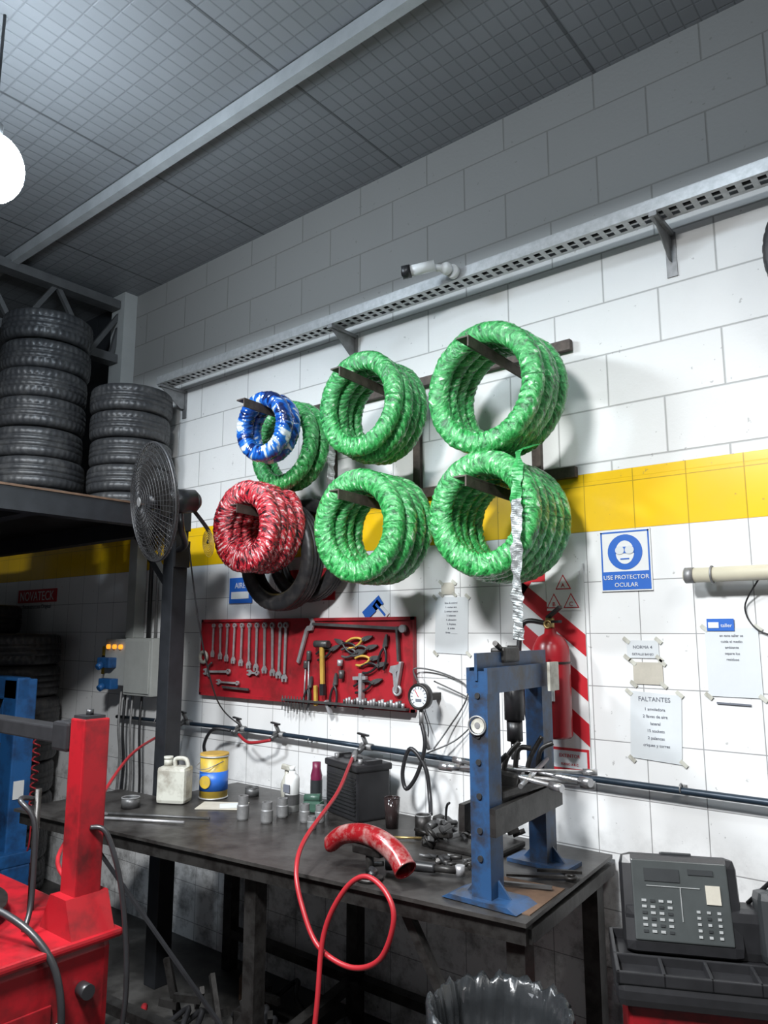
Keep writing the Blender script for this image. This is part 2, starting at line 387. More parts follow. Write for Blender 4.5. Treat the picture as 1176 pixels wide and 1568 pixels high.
bundle(std(-2.055,2.14,.243,4,WG,seed=51,a=.047,pitch=.062,bx=.031),**GK).finish()
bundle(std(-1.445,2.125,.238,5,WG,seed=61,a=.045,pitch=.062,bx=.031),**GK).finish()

def tyre_prof(R,w,ri):
    h=w/2; g=.982
    return [(ri,-h*.55),(ri+.012,-h*.75),(ri+(R-ri)*.35,-h*.96),(R*.86,-h*1.0),(R*.93,-h*.93),(R*.965,-h*.84),
            (R*.988,-h*.70),(R*.995,-h*.42),(R*g,-h*.40),(R*g,-h*.34),(R,-h*.32),(R,-h*.05),(R*g,-h*.03),(R*g,h*.03),(R,h*.05),(R,h*.32),(R*g,h*.34),(R*g,h*.40),(R*.995,h*.42),(R*.988,h*.70),
            (R*.965,h*.84),(R*.93,h*.93),(R*.86,h*1.0),(ri+(R-ri)*.35,h*.96),(ri+.012,h*.75),(ri,h*.55),(ri+.02,h*.5),(R*.90,h*.7),(R*.90,-h*.7),(ri+.02,-h*.5)]
def tyre(b,c,axis,R,w,m=RUB,ri=None,seg=168,ph=0,notch=.005,wear=0):
    ri=ri or R*.62
    def fn(i,k,r):
        if 5<=k<=7 : return r-(notch if (i+ph)%4==0 else 0)
        if 18<=k<=20: return r-(notch if (i+ph+2)%4==0 else 0)
        if 10<=k<=11: return r-(notch*.8 if (i+ph+k)%4==0 else 0)
        if 14<=k<=15: return r-(notch*.8 if (i+ph-k)%4==0 else 0)
        return r
    b.lathe(c,axis,tyre_prof(R,w,ri),m,seg,True,True,fn)
b=B('hanging_tire'); tyre(b,(-2.78,2.60,2.075),(0.05,1,.05),.278,.12,RUB,.19,notch=.002); b.finish()
b=B('hanging_tire'); tyre(b,(-2.70,2.715,2.11),(0,1,0.0),.268,.095,RUB,.19,notch=.002); b.finish()
b=B('hanging_tire'); tyre(b,(-.215,2.66,2.95),(0,1,0),.27,.12,RUB,.19,notch=.002); b.cyl((-.215,2.62,3.13),(-.215,WF,3.13),.015,DSTEEL); b.finish()

b=B('tire_hanger_frame')
for z in (2.875,2.335):
    b.bb(-2.95,-1.25,2.765,2.793,z-.022,z+.022,RUSTBRN)
for X in (-2.60,-2.05,-1.425):
    b.bb(X-.02,X+.02,2.775,WF,2.22,2.89,RUSTBRN)
for (X,z,ye) in ((-1.425,2.775,2.22),(-2.055,2.797,2.21),(-2.615,2.762,2.17),(-2.75,2.292,2.26),(-2.055,2.272,2.21),(-1.445,2.252,2.22)):
    z1=z+.02
    b.beam((X,2.775,z-.02),(X,ye,z1-.02),.055,.006,RUSTBRN)
    b.beam((X+.024,2.775,z-.038),(X+.024,ye,z1-.038),.006,.042,RUSTBRN)
b.finish()
def ribbon(b,pts,w,m,ax=(1,0,0),seed=0):
    P=[Vector(q) for q in pts]; t=bmesh.new(); prev=None; n=26
    for i in range(len(P)-1):
        for k in range(n):
            f=k/n; c=P[i].lerp(P[i+1],f)
            a=noise.noise(Vector((c.z*14,seed,0)))*1.0
            d=Vector((math.cos(a),math.sin(a),0))*w/2*(1+.35*noise.noise(Vector((c.z*30,seed,3))))
            o=Vector((0,noise.noise(Vector((c.z*45,seed,5)))*.010,0))
            l=t.verts.new(c-d+o); mi_=t.verts.new(c-o*1.5); r=t.verts.new(c+d+o)
            if prev: t.faces.new((prev[0],prev[1],mi_,l)); t.faces.new((prev[1],prev[2],r,mi_))
            prev=(l,mi_,r)
    b.merge(t,m,False)
b=B('hanging_film_strip')
ribbon(b,[(-1.25,2.45,2.385),(-1.265,2.33,2.34),(-1.275,2.315,2.14)],.04,GRIBBON,seed=2)
ribbon(b,[(-1.265,2.305,2.16),(-1.275,2.315,2.00),(-1.31,2.37,1.86),(-1.335,2.42,1.66)],.042,FOIL,seed=9); b.finish()
b=B('hanging_film_strip'); ribbon(b,[(-2.42,2.58,2.60),(-2.44,2.6,2.42),(-2.47,2.62,2.33)],.045,FOIL,seed=14); b.finish()

# ---------------------------------------------------------------- tyre rack at left
b=B('tire_storage_shelf')
b.bb(-3.36,-3.29,-.6,2.42,2.225,2.34,BLKFRAME); b.bb(-3.29,-3.285,-.6,2.42,2.330,2.34,CARD)
b.bb(-6.3,-6.23,-.6,2.42,2.225,2.34,BLKFRAME)
for y in (-.5,.2,.9,1.6,2.41): b.bb(-6.25,-3.34,y-.035,y+.035,2.23,2.33,BLKFRAME)
b.bb(-6.28,-3.34,-.58,2.43,2.33,2.338,DSTEEL)
for X in (-3.345,-6.25):
    for y in (2.37,-.5): b.bb(X-.045,X+.045,y-.045,y+.045,0,2.23,BLKFRAME,.004)
b.beam((-3.36,2.38,1.9),(-3.75,2.4,2.24),.04,.04,BLKFRAME)
b.finish()
def stack(name,X,Y,z0,n,R,w,m=RUB):
    b=B(name)
    for i in range(n):
        r=R*random.uniform(.955,1.0)
        tyre(b,(X+random.uniform(-1,1)*.014,Y+random.uniform(-1,1)*.014,z0+w*(i+.5)),(0,0,1),r,w*.99,m,ph=i,notch=random.choice((.003,.005,.007)))
    return b.finish()
stack('tire_stack',-4.43,2.12,2.342,7,.268,.181,RUBL)
stack('tire_stack',-4.05,2.515,2.342,5,.250,.166,RUBL)
stack('tire_stack',-5.05,2.35,2.342,5,.275,.20,RUB)
stack('tire_stack',-5.25,2.48,0,8,.275,.21,RUB)
stack('tire_stack',-5.85,2.48,0,9,.28,.21,RUB)

# ---------------------------------------------------------------- fan
b=B('wall_fan')
C=Vector((-2.97,1.97,2.29)); ax=Vector((-.244,-.955,-.12)).normalized(); R=.275
q=ax.to_track_quat('Z','Y').to_matrix()
def L(x,y,z): return C+q@Vector((x,y,z))
for side,sg in ((0,1),(1,-1)):
    for k in range(1,15):
        r=R*k/14; z=sg*(.012+.055*(1-(k/14)**2.2))
        b.torus(L(0,0,z),ax,r,.0012,BLKC,44,5)
    for k in range(60):
        a=2*PI*k/60
        pts=[L(r*math.cos(a),r*math.sin(a),sg*(.012+.055*(1-(r/R)**2.2))) for r in (R*.14,R*.5,R*.8,R)]
        b.tube(pts,.0010,BLKC,seg=4,res=1,smoothpath=False,caps=False)
b.torus(C,ax,R,.006,BLKC,60,8)
b.cyl(L(0,0,-.03),L(0,0,.03),.035,BLK); b.cyl(L(0,0,.065),L(0,0,.07),.022,GALVD)
for k in range(3):
    t=bmesh.new(); g=[]
    for i in range(7):
        for j in range(5):
            r=.03+.19*i/6; wd=.05+.06*math.sin(PI*min(1,i/6+.15)*.8); a=2*PI*k/3+(j/4-.5)*wd/max(r,.07)*1.6
            g.append(t.verts.new(L(r*math.cos(a),r*math.sin(a),(j/4-.5)*.04)))
    for i in range(6):
        for j in range(4): t.faces.new((g[i*5+j],g[i*5+j+1],g[(i+1)*5+j+1],g[(i+1)*5+j]))
    b.merge(t,DSTEEL,True)
b.cyl(L(0,0,-.06),L(0,0,-.20),.062,BLK,.055); b.cyl(L(0,0,-.20),L(0,0,-.225),.055,BLK,.03)
b.tube([L(0,0,-.13)-Vector((0,0,.05)),L(0,0,-.14)-Vector((0,0,.13)),(-3.1,2.25,2.13),(-3.28,2.34,2.12)],.016,BLK)
b.box((-3.292,2.37,2.10),(.02,.09,.14),BLK)
yc=Vector((-2.93,2.26,2.12))
for k in range(1,7): b.torus(yc,ax,.065*k/6,.0022,YEL,28,5)
for k in range(20):
    a=2*PI*k/20; b.cyl(yc,yc+q@Vector((.065*math.cos(a),.065*math.sin(a),0)),.0012,YEL,seg=5)
b.tube([yc,yc+Vector((0,.0,.06)),L(0,0,-.16)],.010,BLK)
b.tube([(-3.0,2.2,2.1),(-3.02,2.3,1.7),(-3.12,2.5,1.35),(-3.2,2.72,1.2)],.004,BLK,seg=6)
b.finish()

# ---------------------------------------------------------------- wall items
def plate(name,x0,x1,z0,z1,m,t=.006,y=WF): 
    b=B(name); b.bb(x0,x1,y-t,y,z0,z1,m); return b
b=plate('safety_sign',-1.172,-.972,1.85,2.085,WHT)
yf=WF-.0065
def disc(b,x,z,r,m,y,seg=32,sx=1): b.prism([(r*sx*math.cos(2*PI*k/seg),r*math.sin(2*PI*k/seg)) for k in range(seg)],.0012,m,Matrix.Translation((x,y,z)))
b.bb(-1.167,-.977,yf-.0005,yf+.001,1.855,1.925,BLUEP)
for (a,c,d,e) in ((-1.167,-.977,2.074,2.08),(-1.167,-1.161,1.925,2.08),(-.983,-.977,1.925,2.08)): b.bb(a,c,yf-.0005,yf+.001,d,e,BLUEP)
disc(b,-1.072,1.999,.068,BLUEP,yf-.001)
disc(b,-1.072,1.998,.045,WHT,yf-.002,sx=.8); b.bb(-1.110,-1.034,yf-.0035,yf-.002,1.994,2.019,BLUEP)
disc(b,-1.091,2.006,.016,PAPER,yf-.005,sx=1.1); disc(b,-1.053,2.006,.016,PAPER,yf-.005,sx=1.1); b.bb(-1.09,-1.055,yf-.0035,yf-.002,1.970,1.975,BLUEP)
b.text('USE PROTECTOR',(-1.072,yf-.002,1.895),.023,WHT); b.text('OCULAR',(-1.072,yf-.002,1.866),.023,WHT); b.finish()
b=B('fluorescent_wall_lamp'); b.cyl((-.815,2.72,1.893),(.05,2.72,1.893),.026,CREAM); b.cyl((-.83,2.72,1.893),(-.80,2.72,1.893),.028,GALVD); b.cyl((-.835,2.72,1.893),(-.83,2.72,1.893),.02,CREAM)
for X in (-.74,-.1): b.torus((X,2.72,1.893),(1,0,0),.028,.004,GALVD,24); b.bb(X-.01,X+.01,2.745,WF,1.885,1.90,GALVD)
b.tube([(-.6,2.74,1.87),(-.66,2.79,1.78),(-.62,2.79,1.70),(-.5,2.79,1.67)],.003,BLK,seg=6); b.finish()
def paper(x0,x1,z0,z1,lines,m=PAPER,sz=.013,title=None,rot=0):
    b=B('wall_notice'); b.box(((x0+x1)/2,WF-.002,(z0+z1)/2),(x1-x0,.002,z1-z0),m,(0,rot,0))
    z=z1-.03; cx=(x0+x1)/2
    if title: b.text(title,(cx,WF-.004,z),sz*1.5,INK); z-=sz*2.2
    for l in lines:
        b.text(l,(cx,WF-.004,z),sz,INK); z-=sz*1.7
    for (x,zz) in ((x0,z0),(x1,z0),(x0,z1),(x1,z1)): b.box((x,WF-.0041,zz),(.03,.001,.014),WHTD,(0,.7,0))
    b.finish()
paper(-1.965,-1.79,1.60,1.85,['lista de control','1. revisar aire','2. revisar tuerca','3. balanceo','4. alineacion','5. limpieza','6. orden','firma: ______'],sz=.011,rot=.03)
paper(-1.93,-1.86,1.862,1.915,[],PAPERB)
paper(-1.085,-.965,1.60,1.665,['DETALLE BANJO'],PAPER,.011,'NORMA 4')
paper(-1.065,-.955,1.505,1.585,[],PAPERB)
paper(-1.085,-.90,1.235,1.475,['1 amoladora','2 llaves de aire','lateral','15 sockets','2 palancas','criques y torres'],PAPER,.015,'FALTANTES',rot=.05)
paper(-.80,-.625,1.475,1.71,['en este taller se','cuida el medio','ambiente','separe los','residuos'],PAPER,.012)
b=B('blue_notice_header'); b.bb(-.79,-.70,WF-.007,WF-.0046,1.70,1.742,BLUEP); b.bb(-.785,-.75,WF-.0085,WF-.007,1.71,1.73,WHT); b.text('taller',(-.725,WF-.0075,1.713),.018,WHT); b.finish()
b=B('wall_scuff_tape'); b.box((-.72,WF-.003,1.452),(.11,.004,.006),INK,(0,.02,0)); b.finish()
b=plate('extinguisher_backing_panel',-1.52,-1.245,1.16,1.965,WHT,.008)
y=WF-.0090
def band(z,h):
    xa,xb=-1.52,-1.245; s_=.22
    b.prism([(xa,z+s_),(xb,z),(xb,z+h),(xa,z+h+s_)],.001,REDSIGN,Matrix.Translation((0,y,0)))
for z in (1.26,1.43,1.60): band(z,.085)
b.prism([(-1.52,1.84),(-1.42,1.965),(-1.52,1.965)],.001,REDSIGN,Matrix.Translation((0,y,0)))
b.bb(-1.50,-1.25,y-.002,y,1.165,1.25,REDSIGN); b.bb(-1.49,-1.258,y-.003,y-.002,1.175,1.24,PAPER); b.text('EXTINTOR',(-1.33,y-.004,1.215),.018,REDSIGN); b.text('FUEGO A B C',(-1.33,y-.004,1.185),.012,REDSIGN)
b.bb(-1.405,-1.26,y-.002,y,1.78,1.935,WHT)
for (x,z,c) in ((-1.33,1.875,'A'),(-1.372,1.80,'B'),(-1.298,1.80,'C')):
    b.prism([(x-.034,z-.01),(x+.034,z-.01),(x,z+.05)],.001,REDSIGN,Matrix.Translation((0,y-.003,0)))
    b.prism([(x-.027,z-.006),(x+.027,z-.006),(x,z+.042)],.001,WHT,Matrix.Translation((0,y-.004,0)))
    b.text(c,(x,y-.005,z-.002),.024,REDSIGN)
b.bb(-1.47,-1.41,y-.003,y,1.90,1.955,REDSIGN); b.finish()
b=B('fire_extinguisher')
cx,cy=-1.345,2.69
b.lathe((cx,cy,1.30),(0,0,1),[(0,.0),(.066,0),(.072,.01),(.072,.30),(.068,.34),(.05,.375),(.024,.39),(.022,.41),(0,.41)],REDE,36)
b.bb(cx-.03,cx+.045,cy-.075,cy-.072,1.44,1.53,WHT); b.bb(cx-.025,cx+.04,cy-.0765,cy-.075,1.50,1.525,BLUEP)
b.cyl((cx,cy,1.70),(cx,cy,1.75),.017,BRASS); b.beam((cx-.01,cy,1.75),(cx+.07,cy-.05,1.79),.015,.012,BLK); b.beam((cx-.01,cy,1.735),(cx+.065,cy-.045,1.735),.015,.01,BLK)
b.torus((cx+.0,cy-.02,1.725),(0,1,0),.014,.005,BRASS,16)
b.tube([(cx-.02,cy,1.73),(cx-.11,cy-.01,1.73),(cx-.13,cy-.02,1.60),(cx-.115,cy-.02,1.45),(cx-.09,cy-.02,1.33)],.010,BLK); b.cyl((cx-.09,cy-.02,1.34),(cx-.085,cy-.02,1.26),.012,BLK,.02)
b.bb(cx-.02,cx+.02,2.76,2.785,1.6,1.66,DSTEEL); b.torus((cx,cy,1.58),(0,0,1),.073,.004,DSTEEL,32); b.finish()
b=plate('workshop_sign',-6.0,-5.40,1.915,2.015,REDSIGN); b.text('NOVATECK',(-5.7,WF-.007,1.93),.10,WHT); b.text('Reconstruccion Original',(-5.7,WF-.002,1.87),.045,INK); b.finish()
b=plate('workshop_sign',-2.95,-2.585,1.855,2.02,REDSIGN); b.text('NOVATECK',(-2.785,WF-.007,1.915),.062,WHT); b.finish()
b=plate('blue_label',-3.41,-3.215,1.855,2.0,BLUEP); b.bb(-3.39,-3.24,WF-.008,WF-.006,1.88,1.92,WHT); b.text('AIRE',(-3.315,WF-.0075,1.94),.045,WHT); b.finish()
b=B('arrow_label'); b.box((-2.335,WF-.002,1.81),(.13,.003,.05),BLUEP,(0,-.65,0)); b.box((-2.285,WF-.002,1.80),(.10,.003,.045),WHT,(0,.75,0)); b.box((-2.285,WF-.0042,1.80),(.08,.001,.012),BLUEP,(0,.75,0)); b.finish()

# ---------------------------------------------------------------- tool board
b=B('tool_board')
b.bb(-3.62,-2.07,2.775,2.795,1.335,1.765,REDB,.003)
for (a,c,d,e) in ((-3.62,-2.07,1.75,1.765),(-3.62,-2.07,1.335,1.35),(-3.62,-3.605,1.335,1.765),(-2.085,-2.07,1.335,1.765)): b.bb(a,c,2.765,2.78,d,e,REDB)
YT=2.757
def wrench(X,z,l,ang=0,w=.012,m=TSTEEL):
    M=Matrix.Translation((X,YT,z))@Euler((0,ang,0)).to_matrix().to_4x4()
    b.prism([(-w*.45,-.01),(w*.45,-.01),(w*.36,-l+.02),(-w*.36,-l+.02)],.006,m,M)
    o=M@Vector((0,.003,.004)); b.lathe(o,(0,1,0),[(w*1.0,-.005),(w*1.0,.005),(w*.55,.005),(w*.55,-.005)],m,16,True,False)
    j=w*1.25; b.prism([(-w*.36,-l+.022),(w*.36,-l+.022),(j,-l+.004),(j*.8,-l-.018),(j*.35,-l-.018),(j*.35,-l-.003),(-j*.35,-l-.003),(-j*.35,-l-.018),(-j*.8,-l-.018),(-j,-l+.004)],.007,m,M)
for i in range(10):
    wrench(-3.50+i*.062,1.725,.155+.011*i,random.uniform(-.03,.03),.0115+.0006*i)
wrench(-2.90,1.725,.27,.02,.017)
wrench(-3.36,1.475,.20,PI/2*.98,.015); wrench(-3.12,1.475,.06,PI/2,.013)
wrench(-3.28,1.415,.16,PI/2,.012); b.beam((-3.40,YT,1.39),(-3.18,YT,1.385),.010,.012,TDARK)
b.tube([(-3.50,YT,1.52),(-3.53,YT,1.50),(-3.54,YT,1.46),(-3.52,YT,1.44)],.006,TDARK)
b.torus((-3.58,YT,1.55),(0,1,0),.03,.01,WHTD,20)
def pliers(X,z,l,ang,mh,m=TDARK):
    M=Matrix.Translation((X,YT,z))@Euler((0,ang,0)).to_matrix().to_4x4()
    f=lambda x,zz:(M@Vector((x,0,zz)))
    b.prism([(-.012,.0),(.012,.0),(.010,.03),(.003,.055),(-.003,.055),(-.010,.03)],.010,m,M)
    b.tube([f(.006,.0),f(-.014,-.03),f(-.022,-.07),f(-.016,-l)],.006,mh,seg=8); b.tube([f(-.006,.0),f(.014,-.03),f(.022,-.07),f(.016,-l)],.006,mh,seg=8)
    b.cyl(f(0,0)+Vector((0,-.006,0)),f(0,0)+Vector((0,.01,0)),.008,m)
def driver(X,z,l,ang,mh,hl=.09,r=.013):
    M=Matrix.Translation((X,YT,z))@Euler((0,ang,0)).to_matrix().to_4x4(); f=lambda zz:(M@Vector((0,0,zz)))
    b.lathe(f(0),f(-1)-f(0),[(0,0),(r*.8,0),(r,.012),(r*.85,hl*.5),(r,hl*.85),(r*.6,hl),(0,hl)],mh,14); b.cyl(f(-hl),f(-l),.004,TSTEEL,seg=8)
b.beam((-2.70,YT,1.735),(-2.12,YT,1.71),.012,.014,TDARK); b.cyl((-2.12,YT-.01,1.71),(-2.12,YT+.015,1.71),.018,TSTEEL)
b.prism([(0,0),(.03,.01),(.035,.05),(.01,.07),(-.012,.065),(.012,.05),(.008,.03),(-.01,.022),(-.02,.0),(-.035,-.17),(-.018,-.175)],.012,TSTEEL,Matrix.Translation((-2.735,YT-.004,1.70))@Euler((0,.25,0)).to_matrix().to_4x4())
b.prism([(0,0),(.014,0),(.02,.09),(.045,.11),(.04,.125),(-.01,.12),(-.02,.095),(0,.085)],.014,TSTEEL,Matrix.Translation((-2.17,YT-.004,1.42))@Euler((0,-.1,0)).to_matrix().to_4x4())
b.beam((-2.16,YT,1.42),(-2.13,YT,1.56),.022,.014,TSTEEL,.003); b.beam((-2.145,YT,1.56),(-2.155,YT,1.72),.014,.012,TDARK)
b.torus((-2.155,YT,1.43),(0,1,0),.02,.007,TSTEEL,18)
b.beam((-2.625,YT-.01,1.62),(-2.615,YT-.01,1.40),.016,.022,YELW,.004); b.cyl((-2.67,YT-.01,1.635),(-2.58,YT-.01,1.635),.018,TDARK); b.beam((-2.617,YT-.01,1.44),(-2.614,YT-.01,1.385),.020,.026,BLK)
b.beam((-2.675,YT,1.43),(-2.67,YT,1.33),.016,.018,YELW,.004)
driver(-2.725,1.60,.30,.0,TDARK,.05); driver(-2.745,1.55,.2,.05,TDARK,.04)
pliers(-2.565,1.61,.11,1.2,BLK); pliers(-2.50,1.64,.10,-1.2,BLK); pliers(-2.40,1.60,.10,1.5,TDARK); pliers(-2.545,1.44,.11,.1,BLK)
pliers(-2.36,1.66,.11,1.3,YELW); pliers(-2.33,1.62,.11,1.35,TDARK); pliers(-2.31,1.57,.1,1.4,YELW); pliers(-2.27,1.54,.1,1.35,BLK)
pliers(-2.23,1.63,.11,.2,BLK); pliers(-2.72,1.42,.11,.25,BLK); pliers(-2.30,1.46,.12,1.25,BLK)
b.bb(-2.38,-2.36,YT-.015,YT+.015,1.37,1.50,TSTEEL,.004); b.beam((-2.42,YT,1.475),(-2.34,YT,1.48),.018,.016,TSTEEL); b.beam((-2.37,YT,1.41),(-2.37,YT,1.33),.016,.016,TDARK)
b.cyl((-2.51,YT,1.53),(-2.51,YT,1.56),.014,TSTEEL); b.cyl((-2.50,YT,1.47),(-2.50,YT,1.51),.014,TDARK); b.beam((-2.60,YT,1.36),(-2.57,YT,1.30),.02,.015,TSTEEL)
b.bb(-2.90,-2.09,2.735,2.765,1.345,1.355,TDARK)
for i in range(22):
    X=-2.47+i*.017; r=.006+.0001*i
    b.cyl((X,2.745,1.355),(X,2.745,1.375+.006*(i%3)),r,TSTEEL if i%4 else TDARK,seg=12)
for i in range(8): b.tube([(-2.90+i*.022,2.745,1.37),(-2.90+i*.022,2.745,1.30-.008*(i%3))],.0025,TDARK,seg=6,smoothpath=False)
b.finish()

# ---------------------------------------------------------------- electrical box
b=B('electrical_box')
b.bb(-4.24,-3.95,2.66,2.795,1.31,1.655,GREYBOX,.006); b.bb(-4.225,-3.965,2.652,2.66,1.325,1.64,GREYBOX,.003)
b.bb(-4.50,-4.25,2.68,2.795,1.36,1.65,GREYBOX,.006)
for i in range(3): b.cyl((-4.45+.07*i,2.68,1.60),(-4.45+.07*i,2.665,1.60),.015,ORG)
for (x,z) in ((-4.43,1.50),(-4.40,1.37)):
    b.box((x,2.655,z),(.14,.06,.065),BLUE2,None,.008); b.cyl((x,2.62,z-.01),(x,2.59,z-.03),.025,BLUE2,.02)
b.bb(-4.60,-4.53,2.72,2.795,1.42,1.60,YEL); b.bb(-4.595,-4.535,2.715,2.72,1.47,1.54,BLK)
b.bb(-4.34,-4.25,2.72,2.795,1.655,2.30,GREYBOX,.003); b.cyl((-4.16,2.77,1.65),(-4.16,2.77,2.9),.014,BLK); b.cyl((-4.10,2.78,1.65),(-4.10,2.78,2.3),.009,GALVD)
for i,x in enumerate((-4.35,-4.3,-4.22,-4.12)): b.tube([(x,2.72,1.32),(x+.02,2.70,1.1),(x+.02,2.72,.9-.05*i),(x-.02,2.72,.5)],.008,BLK if i%2 else GALVD,seg=8)
b.finish()

# ---------------------------------------------------------------- air pipe with fittings
b=B('compressed_air_pipe')
b.tube([(-4.45,2.76,1.155),(-3.2,2.75,1.175),(-2.3,2.75,1.165)],.011,PIPEB,res=3); b.tube([(-2.3,2.75,1.165),(-1.5,2.75,1.155),(.6,2.75,1.145)],.0125,PIPEB,res=3)
for X,z in ((-3.70,1.18),(-3.22,1.18),(-2.92,1.175),(-2.33,1.17)):
    b.cyl((X-.035,2.75,z-.004),(X+.035,2.75,z-.004),.017,GALVD,seg=8); b.cyl((X,2.75,z),(X,2.72,z+.05),.010,GALVD); b.beam((X-.02,2.71,z+.06),(X+.05,2.70,z+.055),.014,.008,BLK); b.cyl((X,2.73,z),(X+.0,2.69,z-.02),.012,TDARK,seg=8)
for X in (-4.0,-2.7,-1.7,-.9,-.2): b.torus((X,2.75,1.16),(1,0,0),.015,.003,GALVD,16); b.bb(X-.006,X+.006,2.76,WF,1.155,1.165,GALVD)
b.tube([(-3.25,2.70,1.17),(-3.35,2.66,1.17),(-3.42,2.66,1.08),(-3.40,2.68,1.0)],.009,BLK,seg=8); b.tube([(-2.92,2.69,1.15),(-3.05,2.66,1.13),(-3.18,2.70,1.155)],.008,REDH,seg=8)
b.finish()
b=B('red_air_hose')
b.tube([(-3.70,2.67,1.155),(-3.30,2.15,1.12),(-2.75,1.65,1.06),(-2.35,1.28,1.0),(-2.12,1.24,.95)],.007,REDH); b.finish()
b=B('red_air_hose')
b.tube([(-2.33,2.66,1.145),(-2.22,2.5,1.12),(-2.06,2.25,1.07),(-1.90,1.92,1.00),(-1.82,1.80,.94),(-1.76,1.77,.85),(-1.68,1.76,.76),(-1.55,1.76,.735),(-1.44,1.76,.785),(-1.39,1.76,.90),(-1.43,1.77,.965),(-1.515,1.78,.985),(-1.59,1.77,.93),(-1.65,1.75,.80),(-1.64,1.71,.59),(-1.66,1.66,.2),(-1.70,1.62,.03),(-1.9,1.45,.02),(-2.3,1.5,.02)],.0078,REDH,seg=12); b.cyl((-2.33,2.67,1.15),(-2.28,2.60,1.135),.012,GALVD); b.finish()

b=B('tire_pressure_gauge')
g=Vector((-1.955,2.68,1.42))
b.cyl(g,g+Vector((0,-.028,0)),.056,BLK); b.cyl(g+Vector((0,-.028,0)),g+Vector((0,-.030,0)),.044,PAPER); b.torus(g+Vector((0,-.028,0)),(0,1,0),.050,.007,DSTEEL,32)
for k in range(13):
    a=-.25*PI+1.5*PI*k/12; b.box(g+Vector((.037*math.cos(a),-.031,.037*math.sin(a))),(.010,.001,.003),INK,(0,-a,0))
b.beam(g+Vector((0,-.032,0)),g+Vector((-.02,-.032,.03)),.003,.002,REDSIGN); b.box(g+Vector((0,-.031,-.015)),(.03,.001,.012),INK)
b.cyl(g+Vector((0,-.01,-.05)),g+Vector((0,-.01,-.12)),.01,GALVD)
b.tube([(-1.955,2.67,1.31),(-1.93,2.66,1.22),(-1.97,2.66,1.10),(-2.03,2.66,1.03),(-2.05,2.66,1.10),(-2.00,2.65,1.20),(-1.93,2.66,1.13),(-1.90,2.65,1.02),(-1.86,2.6,.96)],.009,BLK)
b.tube([(-1.99,2.70,1.47),(-2.06,2.76,1.53),(-1.94,2.78,1.52),(-1.80,2.78,1.47),(-1.80,2.78,1.40),(-1.88,2.76,1.28),(-1.92,2.71,1.20)],.0035,TDARK,seg=6)
b.tube([(-1.95,2.76,1.48),(-1.75,2.78,1.40),(-1.74,2.78,1.34),(-1.84,2.77,1.24),(-1.95,2.70,1.18)],.0035,TDARK,seg=6)
b.tube([(-2.05,2.78,1.40),(-2.0,2.78,1.28),(-1.95,2.70,1.20)],.003,BLK,seg=6)
b.cyl((-1.92,2.68,1.20),(-1.95,2.68,1.27),.011,STEEL); b.bb(-1.97,-1.94,2.68,WF,1.40,1.43,DSTEEL); b.finish()

# ---------------------------------------------------------------- workbench
BT=.89
b=B('workbench')
def slab(poly,z0,z1,m):
    M=Matrix(((1,0,0,0),(0,0,1,0),(0,1,0,z0),(0,0,0,1)))
    b.prism(poly,z1-z0,m,M)
TOP=mat('greasy_steel_top',(.050,.047,.044),.36,.25,.5,7,.2,dirt=(.016,.014,.013),dirt_amt=.5)
slab([(-1.10,1.99),(-2.98,1.79),(-3.6,1.73),(-3.6,2.28),(-3.27,2.30),(-3.27,2.775),(-1.17,2.775)],BT-.012,BT,TOP)
slab([(-1.11,2.005),(-2.98,1.805),(-3.58,1.75),(-3.58,1.79),(-2.98,1.845),(-1.11,2.045)],BT-.065,BT-.012,DSTEEL)
b.beam((-1.13,2.02,BT-.045),(-1.19,2.76,BT-.045),.06,.04,DSTEEL); b.beam((-3.56,1.78,BT-.045),(-3.56,2.25,BT-.045),.06,.04,DSTEEL); b.beam((-1.2,2.75,BT-.045),(-3.25,2.75,BT-.045),.06,.04,DSTEEL)
for (x,y) in ((-1.16,2.06),(-1.22,2.70),(-2.20,1.97),(-2.35,2.70),(-3.2,1.87),(-3.2,2.70)):
    b.beam((x,y,0),(x,y,BT-.03),.06,.055,DSTEEL)
b.beam((-1.16,2.06,.18),(-3.2,1.87,.18),.05,.04,DSTEEL); b.beam((-1.22,2.70,.18),(-3.2,2.70,.18),.05,.04,DSTEEL); b.beam((-1.16,2.06,.18),(-1.22,2.70,.18),.05,.04,DSTEEL); b.beam((-2.2,1.97,.18),(-2.35,2.70,.18),.05,.04,DSTEEL)
b.beam((-1.16,2.05,.20),(-1.55,2.02,BT-.06),.03,.03,DSTEEL); b.beam((-2.2,1.96,.18),(-3.1,1.85,BT-.10),.012,.012,BLK)
slab([(-1.12,2.05),(-1.36,2.03),(-1.40,2.30),(-1.14,2.32)],BT,BT+.003,CARD)
b.finish()
b=B('scrap_heap')
for i in range(60):
    x=random.uniform(-3.0,-1.35); y=random.uniform(2.1,2.6)
    k=random.random()
    if k<.4: b.beam((x,y,.03+random.random()*.12),(x+random.uniform(-.2,.2),y+random.uniform(-.1,.1),.03+random.random()*.25),.02,.03,DSTEEL)
    elif k<.7: b.tube([(x,y,.03),(x+.1,y+.05,.12),(x+.2,y-.05,.10),(x+.25,y,.02)],.012,BLK,seg=8,res=4)
    else: b.box((x,y,.05),(random.uniform(.05,.2),random.uniform(.05,.15),.1),random.choice([DSTEEL,BLKM,CARD]),(0,0,random.random()*3),.008)
b.finish()

